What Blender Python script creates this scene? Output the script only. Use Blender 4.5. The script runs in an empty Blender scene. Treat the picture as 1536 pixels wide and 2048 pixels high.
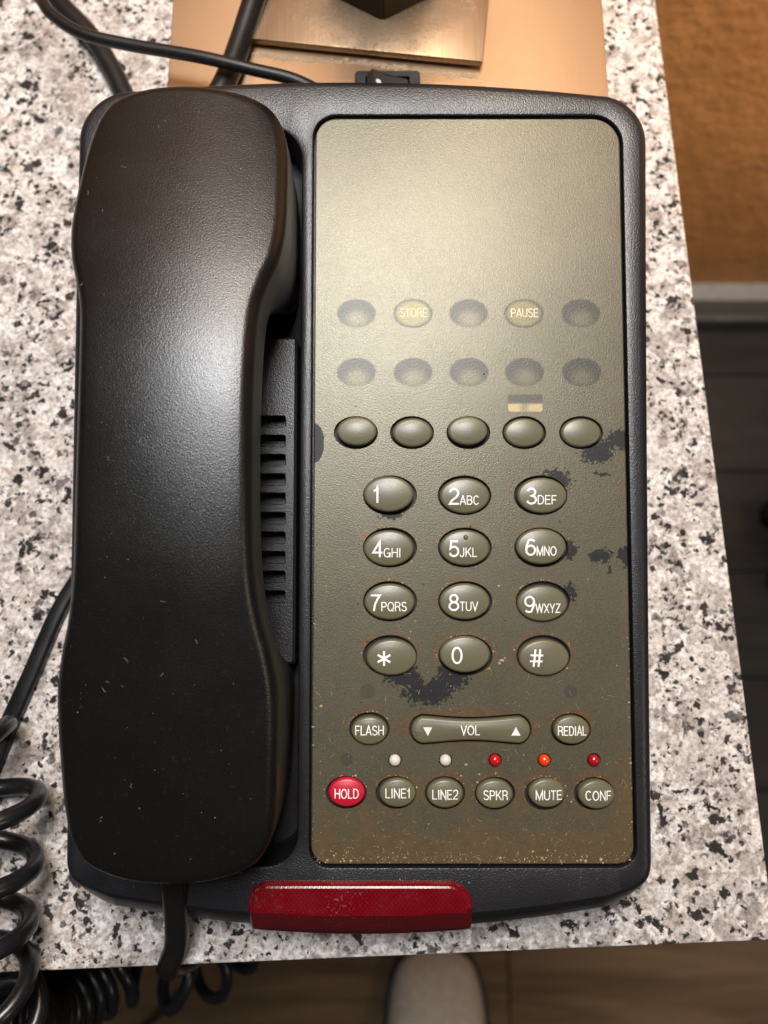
import bpy, bmesh, math, random
from mathutils import Vector, Matrix
from mathutils.geometry import intersect_point_line

random.seed(7)
MM = 0.001
scene = bpy.context.scene
col = scene.collection

# ------------------------------------------------------------------ camera, world, lamps, exposure
cam_d = bpy.data.cameras.new('camera')
cam = bpy.data.objects.new('camera', cam_d)
col.objects.link(cam)
cam.location = (0.0, 0.0, 0.270)
cam.rotation_euler = (math.radians(11.5), 0, 0)
cam_d.sensor_fit = 'VERTICAL'
cam_d.sensor_height = 36.0
cam_d.lens = 36.0 * 1540 / 2048
cam_d.clip_start = 0.01
cam_d.clip_end = 20
cam_d.dof.use_dof = True
cam_d.dof.focus_distance = 0.222
cam_d.dof.aperture_fstop = 9.0
scene.camera = cam

world = bpy.data.worlds.new('World')
scene.world = world
world.use_nodes = True
world.node_tree.nodes['Background'].inputs[0].default_value = (1.0, 0.93, 0.86, 1)
world.node_tree.nodes['Background'].inputs[1].default_value = 0.035


def area(name, loc, target, size, power, color, size_y=None):
    l = bpy.data.lights.new(name, 'AREA')
    l.shape = 'ELLIPSE' if size_y else 'DISK'
    l.size = size
    if size_y:
        l.size_y = size_y
    l.energy = power
    l.color = color
    o = bpy.data.objects.new(name, l)
    o.location = loc
    d = Vector(target) - Vector(loc)
    o.rotation_euler = d.to_track_quat('-Z', 'Y').to_euler()
    col.objects.link(o)
    return o


area('lampshade_light', (0.04, 0.36, 0.66), (0.03, 0.22, 0), 0.26, 3.2, (1.0, 0.88, 0.73))
area('cool_overhead_light', (-0.035, 0.235, 0.80), (-0.04, 0.10, 0), 0.27, 6.0, (0.95, 0.965, 1.0))  # cool source overhead, whiter than the lamp; kind of fixture unknown
area('floor_fill_light', (1.3, -0.6, 1.3), (0.1, -0.35, -0.6), 0.3, 3.2, (1.0, 0.84, 0.64))  # added weak fill to lift the front floor and the shoe
wall_fill = area('wall_fill_light', (0.78, 0.12, 0.36), (0.46, 0.43, 0.02), 0.16, 2.0, (1.0, 0.80, 0.58))  # added warm fill to brighten the wall, no fixture behind it

wall_fill.data.spread = math.radians(75)
bulb = bpy.data.lights.new('lamp_bulb', 'POINT')
bulb.energy = 1.5
bulb.color = (1.0, 0.84, 0.64)
bulb.shadow_soft_size = 0.06
bo = bpy.data.objects.new('lamp_bulb', bulb)
bo.location = (0.04, 0.335, 0.56)
col.objects.link(bo)

vs = scene.view_settings
vs.view_transform = 'Standard'
vs.look = 'None'
vs.gamma = 1
vs.use_curve_mapping = False
vs.exposure = 0.1


# ------------------------------------------------------------------ material helpers
class Mat:
    def __init__(self, name):
        self.m = bpy.data.materials.new(name)
        self.m.use_nodes = True
        self.t = self.m.node_tree
        self.p = self.t.nodes['Principled BSDF']
        self.out = self.t.nodes['Material Output']
        self._obj = None

    def node(self, typ, ins=None, **attrs):
        n = self.t.nodes.new(typ)
        for k, v in attrs.items():
            setattr(n, k, v)
        for k, v in (ins or {}).items():
            self.put(n.inputs[k], v)
        return n

    def put(self, sock, v):
        if hasattr(v, 'is_output') or isinstance(v, bpy.types.NodeSocket):
            self.t.links.new(v, sock)
        else:
            if isinstance(v, tuple) and len(v) == 3 and sock.type == 'RGBA':
                v = (*v, 1)
            sock.default_value = v

    def set(self, **kw):
        for k, v in kw.items():
            self.put(self.p.inputs[k.replace('_', ' ')], v)
        return self

    def obj(self):
        if self._obj is None:
            self._obj = self.node('ShaderNodeTexCoord').outputs['Object']
        return self._obj

    def math(self, op, a, b=0.0, c=0.0, clamp=False):
        n = self.node('ShaderNodeMath', operation=op, use_clamp=clamp)
        self.put(n.inputs[0], a)
        self.put(n.inputs[1], b)
        self.put(n.inputs[2], c)
        return n.outputs[0]

    def vmath(self, op, a, b=(0, 0, 0), scale=None):
        n = self.node('ShaderNodeVectorMath', operation=op)
        self.put(n.inputs[0], a)
        self.put(n.inputs[1], b)
        if scale is not None:
            self.put(n.inputs['Scale'], scale)
        return n.outputs['Value'] if op in ('LENGTH', 'DISTANCE', 'DOT_PRODUCT') else n.outputs[0]

    def noise(self, scale, detail=2.0, rough=0.5, vec=None, color=False, dist=0.0):
        n = self.node('ShaderNodeTexNoise', {'Vector': vec or self.obj(), 'Scale': scale, 'Detail': detail,
                                             'Roughness': rough, 'Distortion': dist})
        return n.outputs['Color'] if color else n.outputs['Fac']

    def voronoi(self, scale, vec=None, feature='F1', rnd=1.0):
        return self.node('ShaderNodeTexVoronoi', {'Vector': vec or self.obj(), 'Scale': scale, 'Randomness': rnd},
                         feature=feature)

    def map(self, v, a, b, lo=0.0, hi=1.0, smooth=True):
        n = self.node('ShaderNodeMapRange', {'Value': v, 'From Min': a, 'From Max': b, 'To Min': lo, 'To Max': hi})
        if smooth:
            n.interpolation_type = 'SMOOTHSTEP'
        return n.outputs[0]

    def ramp(self, v, stops, interp='LINEAR'):
        n = self.node('ShaderNodeValToRGB', {'Fac': v})
        r = n.color_ramp
        r.interpolation = interp
        while len(r.elements) < len(stops):
            r.elements.new(0.5)
        for e, (p, c) in zip(r.elements, stops):
            e.position = p
            e.color = (*c, 1)
        return n.outputs[0]

    def mix(self, f, a, b):
        n = self.node('ShaderNodeMix', data_type='RGBA')
        self.put(n.inputs[0], f)
        self.put(n.inputs[6], a)
        self.put(n.inputs[7], b)
        return n.outputs[2]

    def bump(self, h, strength, dist):
        n = self.node('ShaderNodeBump', {'Height': h, 'Strength': strength, 'Distance': dist})
        self.put(self.p.inputs['Normal'], n.outputs[0])
        return self


def plastic(name, color, rough, grain=0.0, gsize=0.7, wear=0.1, spec=0.5, dust=0.0):
    """moulded plastic: fine spark-eroded grain, uneven gloss and a little dust"""
    M = Mat(name)
    big = M.noise(60, 4, 0.6)
    c = M.mix(M.map(M.noise(900, 3, 0.7), 0.58, 0.8, 0, dust), color, (0.30, 0.28, 0.25))
    M.set(Base_Color=c, Specular_IOR_Level=spec,
          Roughness=M.map(big, 0.3, 0.7, rough - wear, rough + wear))
    if grain:
        h = M.math('ADD', M.noise(1000 / gsize, 0, 0.5), M.math('MULTIPLY', M.noise(1900 / gsize, 0), 0.4))
        M.bump(h, grain, 0.00012)
    return M.m


def simple(name, color, rough, metallic=0.0, spec=0.5):
    M = Mat(name)
    n = M.noise(180, 3)
    c2 = tuple(x * 0.82 for x in color)
    M.set(Base_Color=M.mix(M.map(n, 0.35, 0.65), c2, color), Metallic=metallic, Specular_IOR_Level=spec,
          Roughness=M.map(M.noise(90, 2), 0.3, 0.7, rough * 0.85, min(1, rough * 1.15)))
    return M.m


# ------------------------------------------------------------------ mesh helpers
def link(name, bm, mat, parent=None, smooth=30, recalc=True):
    if recalc:
        bmesh.ops.recalc_face_normals(bm, faces=bm.faces[:])
    me = bpy.data.meshes.new(name)
    bm.to_mesh(me)
    bm.free()
    if smooth is not None:
        me.polygons.foreach_set('use_smooth', [True] * len(me.polygons))
        me.set_sharp_from_angle(angle=math.radians(smooth))
    me.materials.append(mat)
    o = bpy.data.objects.new(name, me)
    col.objects.link(o)
    o.parent = parent
    return o


def empty(name, loc=(0, 0, 0), rot=(0, 0, 0)):
    o = bpy.data.objects.new(name, None)
    o.empty_display_size = 0.02
    o.location = loc
    o.rotation_euler = rot
    col.objects.link(o)
    return o


def tag(o, label=None, cat=None, group=None, kind=None):
    for k, v in (('label', label), ('category', cat), ('group', group), ('kind', kind)):
        if v:
            o[k] = v
    return o


def catmull(pts, n, closed=False):
    """n samples for each span of a Catmull-Rom curve"""
    pts = [Vector(p) for p in pts]
    N = len(pts)
    out = []
    for i in range(N if closed else N - 1):
        if closed:
            p0, p1, p2, p3 = pts[i - 1], pts[i], pts[(i + 1) % N], pts[(i + 2) % N]
        else:
            p0, p1, p2, p3 = pts[max(i - 1, 0)], pts[i], pts[i + 1], pts[min(i + 2, N - 1)]
        for k in range(n):
            t = k / n
            out.append(0.5 * ((2 * p1) + (p2 - p0) * t + (2 * p0 - 5 * p1 + 4 * p2 - p3) * t * t
                              + (3 * p1 - p0 - 3 * p2 + p3) * t ** 3))
    if not closed:
        out.append(pts[-1])
    return out


def curve1(knots, x):
    """smooth interpolation of a profile given as (x, value) knots"""
    if x <= knots[0][0]:
        return knots[0][1]
    for (a, va), (b, vb) in zip(knots, knots[1:]):
        if x <= b:
            t = (x - a) / (b - a)
            t = t * t * (3 - 2 * t)
            return va + (vb - va) * t
    return knots[-1][1]


def cubic1(knots, x):
    if x <= knots[0][0]:
        return knots[0][1]
    for i in range(len(knots) - 1):
        a, va = knots[i]
        b, vb = knots[i + 1]
        if x <= b:
            k0 = knots[max(i - 1, 0)]
            k3 = knots[min(i + 2, len(knots) - 1)]
            m1 = (vb - k0[1]) / (b - k0[0])
            m2 = (k3[1] - va) / (k3[0] - a)
            h = b - a
            t = (x - a) / h
            return ((2 * t ** 3 - 3 * t * t + 1) * va + (t ** 3 - 2 * t * t + t) * h * m1
                    + (-2 * t ** 3 + 3 * t * t) * vb + (t ** 3 - t * t) * h * m2)
    return knots[-1][1]


def rrect(x0, x1, y0, y1, r, n=8):
    """rounded rectangle, counter-clockwise; r is one radius or four (lower left, lower right, upper right, upper left)"""
    rs = r if isinstance(r, (tuple, list)) else (r,) * 4
    out = []
    for (cx, cy, a0, rr) in ((x0 + rs[0], y0 + rs[0], 180, rs[0]), (x1 - rs[1], y0 + rs[1], 270, rs[1]),
                             (x1 - rs[2], y1 - rs[2], 0, rs[2]), (x0 + rs[3], y1 - rs[3], 90, rs[3])):
        for k in range(n + 1):
            a = math.radians(a0 + 90 * k / n)
            out.append(Vector((cx + rr * math.cos(a), cy + rr * math.sin(a))))
    return out


def ellipse(cx, cy, a, b, n=40):
    return [Vector((cx + a * math.cos(2 * math.pi * k / n), cy + b * math.sin(2 * math.pi * k / n))) for k in range(n)]


def inset(loop, d):
    """counter-clockwise loop moved inward by d (number or function of outward normal)"""
    out = []
    N = len(loop)
    for i in range(N):
        a, b = loop[i - 1], loop[(i + 1) % N]
        t = Vector((b[0] - a[0], b[1] - a[1]))
        t.normalize()
        nrm = Vector((t.y, -t.x))
        q = d(nrm) if callable(d) else d
        out.append(Vector((loop[i][0] - nrm.x * q, loop[i][1] - nrm.y * q)))
    return out


def ring(bm, loop, z):
    return [bm.verts.new((p[0] * MM, p[1] * MM, (z(p) if callable(z) else z) * MM)) for p in loop]


def bridge(bm, a, b, closed=True):
    n = len(a)
    for i in range(n if closed else n - 1):
        j = (i + 1) % n
        bm.faces.new((a[i], a[j], b[j], b[i]))


def loop_edges(bm, vs):
    es = []
    for i in range(len(vs)):
        e = bm.edges.get((vs[i - 1], vs[i]))
        es.append(e or bm.edges.new((vs[i - 1], vs[i])))
    return es


def fill(bm, loops):
    es = []
    for l in loops:
        es += loop_edges(bm, l)
    bmesh.ops.triangle_fill(bm, use_beauty=True, use_dissolve=False, edges=es, normal=(0, 0, 1))


def add_box(bm, x0, x1, y0, y1, z0, z1, bevel=0.0, seg=2, mat=None):
    vs = [bm.verts.new(Vector((x, y, z)) * MM) for z in (z0, z1) for y in (y0, y1) for x in (x0, x1)]
    fs = [bm.faces.new([vs[i] for i in q]) for q in
          ((0, 2, 3, 1), (4, 5, 7, 6), (0, 1, 5, 4), (2, 6, 7, 3), (0, 4, 6, 2), (1, 3, 7, 5))]
    if mat is not None:
        for v in vs:
            v.co = mat @ v.co
    if bevel:
        es = list({e for f in fs for e in f.edges})
        bmesh.ops.bevel(bm, geom=es, offset=bevel * MM, segments=seg, affect='EDGES', profile=0.5)


def tube(bm, path, rx, ry=None, n=12, up=None, caps=True, square=0.0):
    """swept tube in mm; ry is the radius along the frame's second axis, square>0 makes the section boxy"""
    ry = ry or rx
    pts = [Vector(p) for p in path]
    prev = None
    rings = []
    N = len(pts)
    ref = Vector(up or (0, 0, 1))
    for i, p in enumerate(pts):
        t = (pts[min(i + 1, N - 1)] - pts[max(i - 1, 0)]).normalized()
        if prev is None:
            s = t.cross(ref)
            if s.length < 1e-4:
                s = t.cross(Vector((1, 0, 0)))
            s.normalize()
        else:
            s = prev - t * prev.dot(t)
            s.normalize()
        prev = s
        b = s.cross(t)
        r1 = rx(i / (N - 1)) if callable(rx) else rx
        r2 = ry(i / (N - 1)) if callable(ry) else ry
        rr = []
        for k in range(n):
            a = 2 * math.pi * k / n
            ca, sa = math.cos(a), math.sin(a)
            if square:
                e = 1 - square
                ca = math.copysign(abs(ca) ** e, ca)
                sa = math.copysign(abs(sa) ** e, sa)
            rr.append(bm.verts.new((p + s * r1 * ca + b * r2 * sa) * MM))
        rings.append(rr)
    for a, b in zip(rings, rings[1:]):
        bridge(bm, a, b)
    if caps:
        bm.faces.new(rings[0][::-1])
        bm.faces.new(rings[-1])


# ------------------------------------------------------------------ materials
def granite():
    M = Mat('speckled_granite')
    P = M.obj()
    warp = M.vmath('SUBTRACT', M.noise(360, 6, 0.70, color=True), (0.5, 0.5, 0.5))
    big = M.vmath('SUBTRACT', M.noise(90, 2, 0.5, color=True), (0.5, 0.5, 0.5))
    v = M.vmath('ADD', M.vmath('ADD', P, M.vmath('SCALE', warp, scale=0.0075)), M.vmath('SCALE', big, scale=0.010))
    v2 = M.vmath('ADD', P, M.vmath('SCALE', warp, scale=0.0050))

    def grains(scale, vec, stops):
        # smooth voronoi gives grains that melt into each other, like crystals seen through polish
        vo = M.node('ShaderNodeTexVoronoi', {'Vector': vec, 'Scale': scale, 'Smoothness': 0.16}, feature='SMOOTH_F1')
        sp = M.node('ShaderNodeSeparateColor', {'Color': vo.outputs['Color']})
        return M.ramp(sp.outputs[0], stops), sp
    base, sp = grains(200, v, [(0.0, (0.86, 0.82, 0.785)), (0.34, (0.74, 0.685, 0.645)), (0.50, (0.52, 0.46, 0.425)), (0.70, (0.31, 0.27, 0.25)),
                               (0.80, (0.46, 0.42, 0.395)), (0.92, (0.88, 0.85, 0.82))])
    fine, sp2 = grains(360, v2, [(0.0, (0.88, 0.85, 0.82)), (0.40, (0.70, 0.645, 0.605)), (0.66, (0.38, 0.335, 0.305)), (1.0, (0.80, 0.77, 0.75))])
    base = M.mix(M.map(M.noise(120, 3), 0.42, 0.60, 0.15, 0.85), base, fine)
    cloud = M.ramp(M.noise(600, 5, 0.7), [(0.30, (0.30, 0.29, 0.285)), (0.56, (1.0, 0.99, 0.985))])
    n = M.node('ShaderNodeMix', data_type='RGBA', blend_type='MULTIPLY')
    M.put(n.inputs[0], 1.0)
    M.put(n.inputs[6], base)
    M.put(n.inputs[7], cloud)
    base = n.outputs[2]
    warm = M.map(M.noise(55, 3), 0.54, 0.74, 0, 0.24)
    base = M.mix(warm, base, (0.42, 0.31, 0.225))
    clus = M.noise(85, 3, 0.6)
    for sc, lo, hi, amt, wv, edge in ((235, 0.38, 0.62, 0.50, v, 0.08), (430, 0.38, 0.68, 0.46, v2, 0.10), (820, 0.42, 0.72, 0.38, v2, 0.15)):
        vo = M.voronoi(sc, wv)
        rc = M.node('ShaderNodeSeparateColor', {'Color': vo.outputs['Color']})
        thr = M.map(clus, lo, hi, 0.015, amt)
        pick = M.math('LESS_THAN', rc.outputs[2], thr)
        size = M.math('MULTIPLY_ADD', rc.outputs[0], 0.34, 0.22)
        shape = M.map(M.math('SUBTRACT', vo.outputs['Distance'], size), -edge * 0.4, edge, 1, 0)
        fl = M.math('MULTIPLY', M.math('MULTIPLY', pick, shape), M.map(rc.outputs[1], 0.0, 0.4, 0.55, 1.0))
        dark = M.mix(rc.outputs[1], (0.010, 0.010, 0.014), (0.050, 0.044, 0.042))
        base = M.mix(fl, base, dark)
    M.set(Base_Color=base, Roughness=M.map(M.noise(300, 2), 0.3, 0.7, 0.18, 0.32), Specular_IOR_Level=0.28)
    M.bump(M.noise(500, 2), 0.03, 0.0002)
    return M.m


def faceplate_mat():
    M = Mat('olive_metallic_faceplate')
    P = M.obj()
    xyz = M.node('ShaderNodeSeparateXYZ', {'Vector': P})
    nz = M.vmath('SUBTRACT', M.noise(420, 4, 0.65, color=True), (0.5, 0.5, 0.5))
    Pw = M.vmath('ADD', P, M.vmath('SCALE', nz, scale=0.0052))
    nsoft = M.vmath('SUBTRACT', M.noise(1500, 2, 0.5, color=True), (0.5, 0.5, 0.5))
    Ps = M.vmath('ADD', P, M.vmath('SCALE', nsoft, scale=0.0007))
    grime = M.noise(140, 5, 0.65)
    base = M.mix(M.map(M.noise(45, 3), 0.35, 0.65), (0.080, 0.073, 0.046), (0.091, 0.083, 0.053))
    # metallic flake grain
    base = M.mix(M.map(M.noise(2300, 2), 0.35, 0.7, 0, 0.4), base, (0.15, 0.138, 0.10))
    # brown grime settled towards the front edge and the long right edge
    low = M.math('ADD', M.map(xyz.outputs[1], 0.045, -0.002, 0, 0.34),
                 M.math('ADD', M.map(xyz.outputs[0], 0.064, 0.0735, 0, 0.26), M.map(xyz.outputs[1], 0.010, 0.000, 0, 0.35)))
    gm = M.map(M.math('ADD', M.math('MULTIPLY', grime, 0.8), low), 0.54, 0.88, 0, 0.92)
    base = M.mix(gm, base, M.mix(M.noise(420, 4, 0.7), (0.060, 0.040, 0.019), (0.125, 0.088, 0.044)))
    fleck = M.map(M.noise(700, 2), 0.66, 0.72, 0, 1)
    base = M.mix(M.math('MULTIPLY', fleck, M.map(xyz.outputs[1], 0.075, 0.005, 0.05, 0.55)), base, (0.20, 0.13, 0.07))
    chip = M.math('MULTIPLY', M.math('SUBTRACT', M.noise(1000, 4, 0.7), 0.47), 2.4)
    mask = None
    #            u      v    a    b   ragged
    for (u, v, a, b, rag) in ((-21.0, 122.5, 2.9, 6.0, 0), (64.5, 119.6, 5.0, 3.6, 1), (71.6, 123.6, 4.0, 3.4, 1),
                              (67.8, 122.4, 3.2, 1.8, 1), (64.8, 88.4, 3.9, 2.3, 1), (72.4, 88.6, 2.6, 3.4, 1),
                              (55.6, 90.2, 1.9, 3.0, 1), (51.4, 110.9, 4.9, 3.6, 1), (55.4, 77.2, 2.2, 3.0, 1),
                              (13.2, 49.0, 7.6, 4.9, 1), (5.4, 53.2, 5.6, 4.0, 1), (20.6, 53.6, 5.2, 4.4, 1),
                              (2.2, 101.0, 3.6, 1.6, 1), (67.6, 84.0, 0.8, 1.6, 1), (66.0, 113.2, 2.6, 0.7, 1)):
        q = M.vmath('SUBTRACT', Pw if rag else Ps, (u * MM, v * MM, 0))
        q = M.vmath('MULTIPLY', q, (1000 / a, 1000 / b, 0))
        m = M.math('LESS_THAN', M.math('ADD', M.vmath('LENGTH', q), chip), 1.0) if rag else M.math('LESS_THAN', M.vmath('LENGTH', q), 1.0)
        mask = m if mask is None else M.math('MAXIMUM', mask, m)
    # spatter of small chips beside the right-hand keys
    q = M.vmath('MULTIPLY', M.vmath('SUBTRACT', P, (66 * MM, 96 * MM, 0)), (1000 / 12, 1000 / 24, 0))
    near = M.map(M.vmath('LENGTH', q), 1.0, 0.3)
    sp = M.math('MULTIPLY', M.map(M.noise(520, 3, 0.6), 0.70, 0.715, smooth=False), M.math('GREATER_THAN', near, 0.12))
    mask = M.math('MAXIMUM', mask, sp)
    nx = M.node('ShaderNodeSeparateXYZ', {'Vector': Pw})
    wide = M.math('MULTIPLY', M.math('SUBTRACT', nx.outputs[1], 50.2 * MM), 0.55)
    notch = M.math('MULTIPLY', M.math('LESS_THAN', M.math('ABSOLUTE', M.math('SUBTRACT', nx.outputs[0], 12.7 * MM)), wide),
                   M.math('LESS_THAN', xyz.outputs[1], 62 * MM))
    mask = M.math('MULTIPLY', mask, M.math('SUBTRACT', 1.0, notch))
    halo = None
    for (u, v, a, b) in [(x, y, 8.0, 5.9) for x in (1.8, 24.2, 47.2) for y in (106.7, 91.0, 75.0, 59.0)] + \
            [(x, 19.0, 5.9, 4.7) for x in (3.5, 17.9, 32.6, 47.2, 61.7)] + [(-4.3, 37.6, 5.9, 4.7), (55.1, 37.4, 5.9, 4.7), (25.5, 37.4, 18.5, 4.6)]:
        q = M.vmath('MULTIPLY', M.vmath('SUBTRACT', P, (u * MM, (v + 0.8) * MM, 0)), (1000 / a, 1000 / b, 0))
        m = M.map(M.vmath('LENGTH', q), 1.42, 1.0)
        halo = m if halo is None else M.math('MAXIMUM', halo, m)
    halo = M.math('MULTIPLY', halo, M.map(M.math('ADD', M.noise(230, 5, 0.7), M.map(xyz.outputs[1], 0.13, 0.02, -0.08, 0.12)), 0.43, 0.66, 0, 0.85))
    base = M.mix(halo, base, M.mix(M.noise(900, 3), (0.055, 0.034, 0.018), (0.20, 0.125, 0.06)))
    base = M.mix(mask, base, M.mix(M.noise(1600, 2), (0.008, 0.0078, 0.0076), (0.021, 0.0205, 0.020)))
    soft = None
    for (u, v, r) in ((-11.0, 28.6, 1.9), (-4.9, 48.4, 2.2), (55.3, 48.4, 2.0)):
        d = M.vmath('LENGTH', M.vmath('MULTIPLY', M.vmath('SUBTRACT', P, (u * MM, v * MM, 0)), (1000 / r, 1000 / r, 0)))
        m = M.map(d, 1.06, 0.94)
        soft = m if soft is None else M.math('MAXIMUM', soft, m)
    base = M.mix(M.math('MULTIPLY', soft, 0.65), base, (0.06, 0.058, 0.05))
    inv = M.math('SUBTRACT', 1.0, mask)
    M.set(Base_Color=base, Metallic=M.math('MULTIPLY', inv, M.math('SUBTRACT', 0.38, M.math('MULTIPLY', gm, 0.30))),
          Roughness=M.math('ADD', M.map(M.noise(240, 4), 0.3, 0.7, 0.36, 0.372), M.math('MULTIPLY', mask, 0.10)),
          Specular_IOR_Level=M.math('SUBTRACT', 0.5, M.math('MULTIPLY', mask, 0.25)))
    h = M.math('ADD', M.noise(2600, 1, 0.5), M.math('MULTIPLY', inv, 0.45))
    M.bump(h, 0.38, 0.00014)
    return M.m


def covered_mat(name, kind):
    """flat patch for a key under the milky film: shaded well and lower-set key painted in"""
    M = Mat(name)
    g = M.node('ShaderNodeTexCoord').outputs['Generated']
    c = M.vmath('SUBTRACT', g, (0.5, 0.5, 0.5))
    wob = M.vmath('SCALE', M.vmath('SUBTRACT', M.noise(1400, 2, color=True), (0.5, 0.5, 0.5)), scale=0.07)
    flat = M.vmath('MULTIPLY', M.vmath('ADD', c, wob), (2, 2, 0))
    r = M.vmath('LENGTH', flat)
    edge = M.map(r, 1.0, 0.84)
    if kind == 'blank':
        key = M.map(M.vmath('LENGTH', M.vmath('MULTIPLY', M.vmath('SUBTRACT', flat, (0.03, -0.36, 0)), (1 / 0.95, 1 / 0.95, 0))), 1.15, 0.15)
        alpha = M.math('MULTIPLY', edge, M.math('SUBTRACT', 0.66, M.math('MULTIPLY', key, 0.60)))  # dark upper crescent is the shade in the key well, painted as colour
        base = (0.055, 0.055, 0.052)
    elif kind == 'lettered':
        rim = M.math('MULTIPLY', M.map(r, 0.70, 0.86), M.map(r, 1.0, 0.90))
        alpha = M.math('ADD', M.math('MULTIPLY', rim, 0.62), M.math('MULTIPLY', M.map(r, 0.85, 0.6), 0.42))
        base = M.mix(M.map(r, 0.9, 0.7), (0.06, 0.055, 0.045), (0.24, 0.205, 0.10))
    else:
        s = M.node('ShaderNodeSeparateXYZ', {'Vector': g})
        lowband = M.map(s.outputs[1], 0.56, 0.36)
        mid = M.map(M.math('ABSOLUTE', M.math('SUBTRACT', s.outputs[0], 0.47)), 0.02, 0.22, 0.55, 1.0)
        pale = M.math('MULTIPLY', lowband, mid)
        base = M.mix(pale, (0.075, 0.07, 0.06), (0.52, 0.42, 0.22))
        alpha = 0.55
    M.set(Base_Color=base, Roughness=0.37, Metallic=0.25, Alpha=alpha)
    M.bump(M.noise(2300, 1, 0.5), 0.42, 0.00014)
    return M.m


def copper():
    M = Mat('brushed_copper')
    st = M.vmath('MULTIPLY', M.obj(), (5200, 22, 60))
    n = M.node('ShaderNodeTexNoise', {'Vector': st, 'Scale': 1.0, 'Detail': 3}).outputs['Fac']
    patina = M.noise(38, 5, 0.6)
    c = M.mix(M.map(n, 0.3, 0.7), (0.60, 0.405, 0.245), (0.625, 0.425, 0.26))
    c = M.mix(M.map(patina, 0.5, 0.75, 0, 0.3), c, (0.50, 0.31, 0.165))
    M.set(Base_Color=c, Metallic=0.9, Roughness=M.map(n, 0.2, 0.8, 0.40, 0.44), Anisotropic=0.3)
    M.bump(n, 0.025, 0.0001)
    return M.m


def aged_plate():
    M = Mat('tarnished_bronze')
    st = M.vmath('MULTIPLY', M.obj(), (1800, 30, 60))
    n = M.node('ShaderNodeTexNoise', {'Vector': st, 'Scale': 1.0, 'Detail': 3}).outputs['Fac']
    P = M.obj()
    d = M.vmath('LENGTH', M.vmath('MULTIPLY', M.vmath('SUBTRACT', P, (0.0, 0.240, 0)), (1, 1.25, 0)))
    near = M.map(M.math('ADD', d, M.math('MULTIPLY', M.math('SUBTRACT', M.noise(90, 4), 0.5), 0.030)), 0.044, 0.012)
    c = M.mix(M.map(n, 0.3, 0.7), (0.34, 0.235, 0.15), (0.40, 0.285, 0.185))
    c = M.mix(M.math('MULTIPLY', near, 0.8), c, (0.20, 0.135, 0.08))
    crust = M.math('MULTIPLY', near, M.map(M.noise(700, 5, 0.7), 0.54, 0.68))
    c = M.mix(M.math('MULTIPLY', crust, 0.75), c, (0.50, 0.42, 0.30))
    M.set(Base_Color=c, Metallic=M.math('SUBTRACT', 0.85, M.math('MULTIPLY', crust, 0.8)),
          Roughness=M.map(near, 0, 1, 0.36, 0.58))
    M.bump(M.math('ADD', M.math('MULTIPLY', crust, 1.0), M.math('MULTIPLY', n, 0.1)), 0.35, 0.0004)
    return M.m


def wall_mat():
    M = Mat('orange_peel_wall_paint')
    h = M.noise(95, 4, 0.55)
    c = M.mix(M.map(M.noise(25, 3), 0.35, 0.65), (0.40, 0.185, 0.066), (0.46, 0.215, 0.080))
    M.set(Base_Color=c, Roughness=0.55, Specular_IOR_Level=0.3)
    M.bump(M.map(h, 0.35, 0.7), 0.24, 0.0026)
    return M.m


def plank_mat(name, a, b):
    M = Mat(name)
    st = M.vmath('MULTIPLY', M.obj(), (5, 55, 40))
    n = M.node('ShaderNodeTexNoise', {'Vector': st, 'Scale': 1.0, 'Detail': 6, 'Roughness': 0.65, 'Distortion': 0.6}).outputs['Fac']
    M.set(Base_Color=M.mix(M.map(n, 0.32, 0.68), a, b), Roughness=M.map(n, 0.3, 0.7, 0.38, 0.55), Specular_IOR_Level=0.4)
    M.bump(n, 0.15, 0.0006)
    return M.m


def lens_mat():
    M = Mat('ruby_lens_plastic')
    P = M.obj()
    hatch = None
    for ang in (40, -40):
        r = M.node('ShaderNodeVectorRotate', {'Vector': P, 'Angle': math.radians(ang)}, rotation_type='Z_AXIS').outputs[0]
        w = M.node('ShaderNodeTexWave', {'Vector': r, 'Scale': 300.0, 'Distortion': 0.0}, bands_direction='X').outputs['Fac']
        hatch = w if hatch is None else M.math('MAXIMUM', hatch, w)
    dust = M.math('MULTIPLY', M.map(M.noise(1100, 3), 0.56, 0.72), M.map(M.noise(55, 3), 0.45, 0.65, 0, 0.35))
    c = M.mix(M.map(hatch, 0.6, 1.0, 0, 0.5), (0.135, 0.001, 0.005), (0.24, 0.003, 0.009))
    c = M.mix(dust, c, (0.40, 0.24, 0.18))
    M.set(Base_Color=c, Roughness=M.map(M.noise(130, 3), 0.35, 0.65, 0.20, 0.36), Specular_IOR_Level=0.4,
          Transmission_Weight=0.25, IOR=1.49, Coat_Weight=0.35, Coat_Roughness=0.12)
    M.bump(hatch, 0.22, 0.00012)
    return M.m


def led_mat(name, color, rough=0.18):
    M = Mat(name)
    M.set(Base_Color=M.mix(M.noise(900, 2), color, tuple(min(1, x * 1.2) for x in color)), Roughness=rough,
          Transmission_Weight=0.15, Coat_Weight=0.5, Coat_Roughness=0.1)
    return M.m


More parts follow.
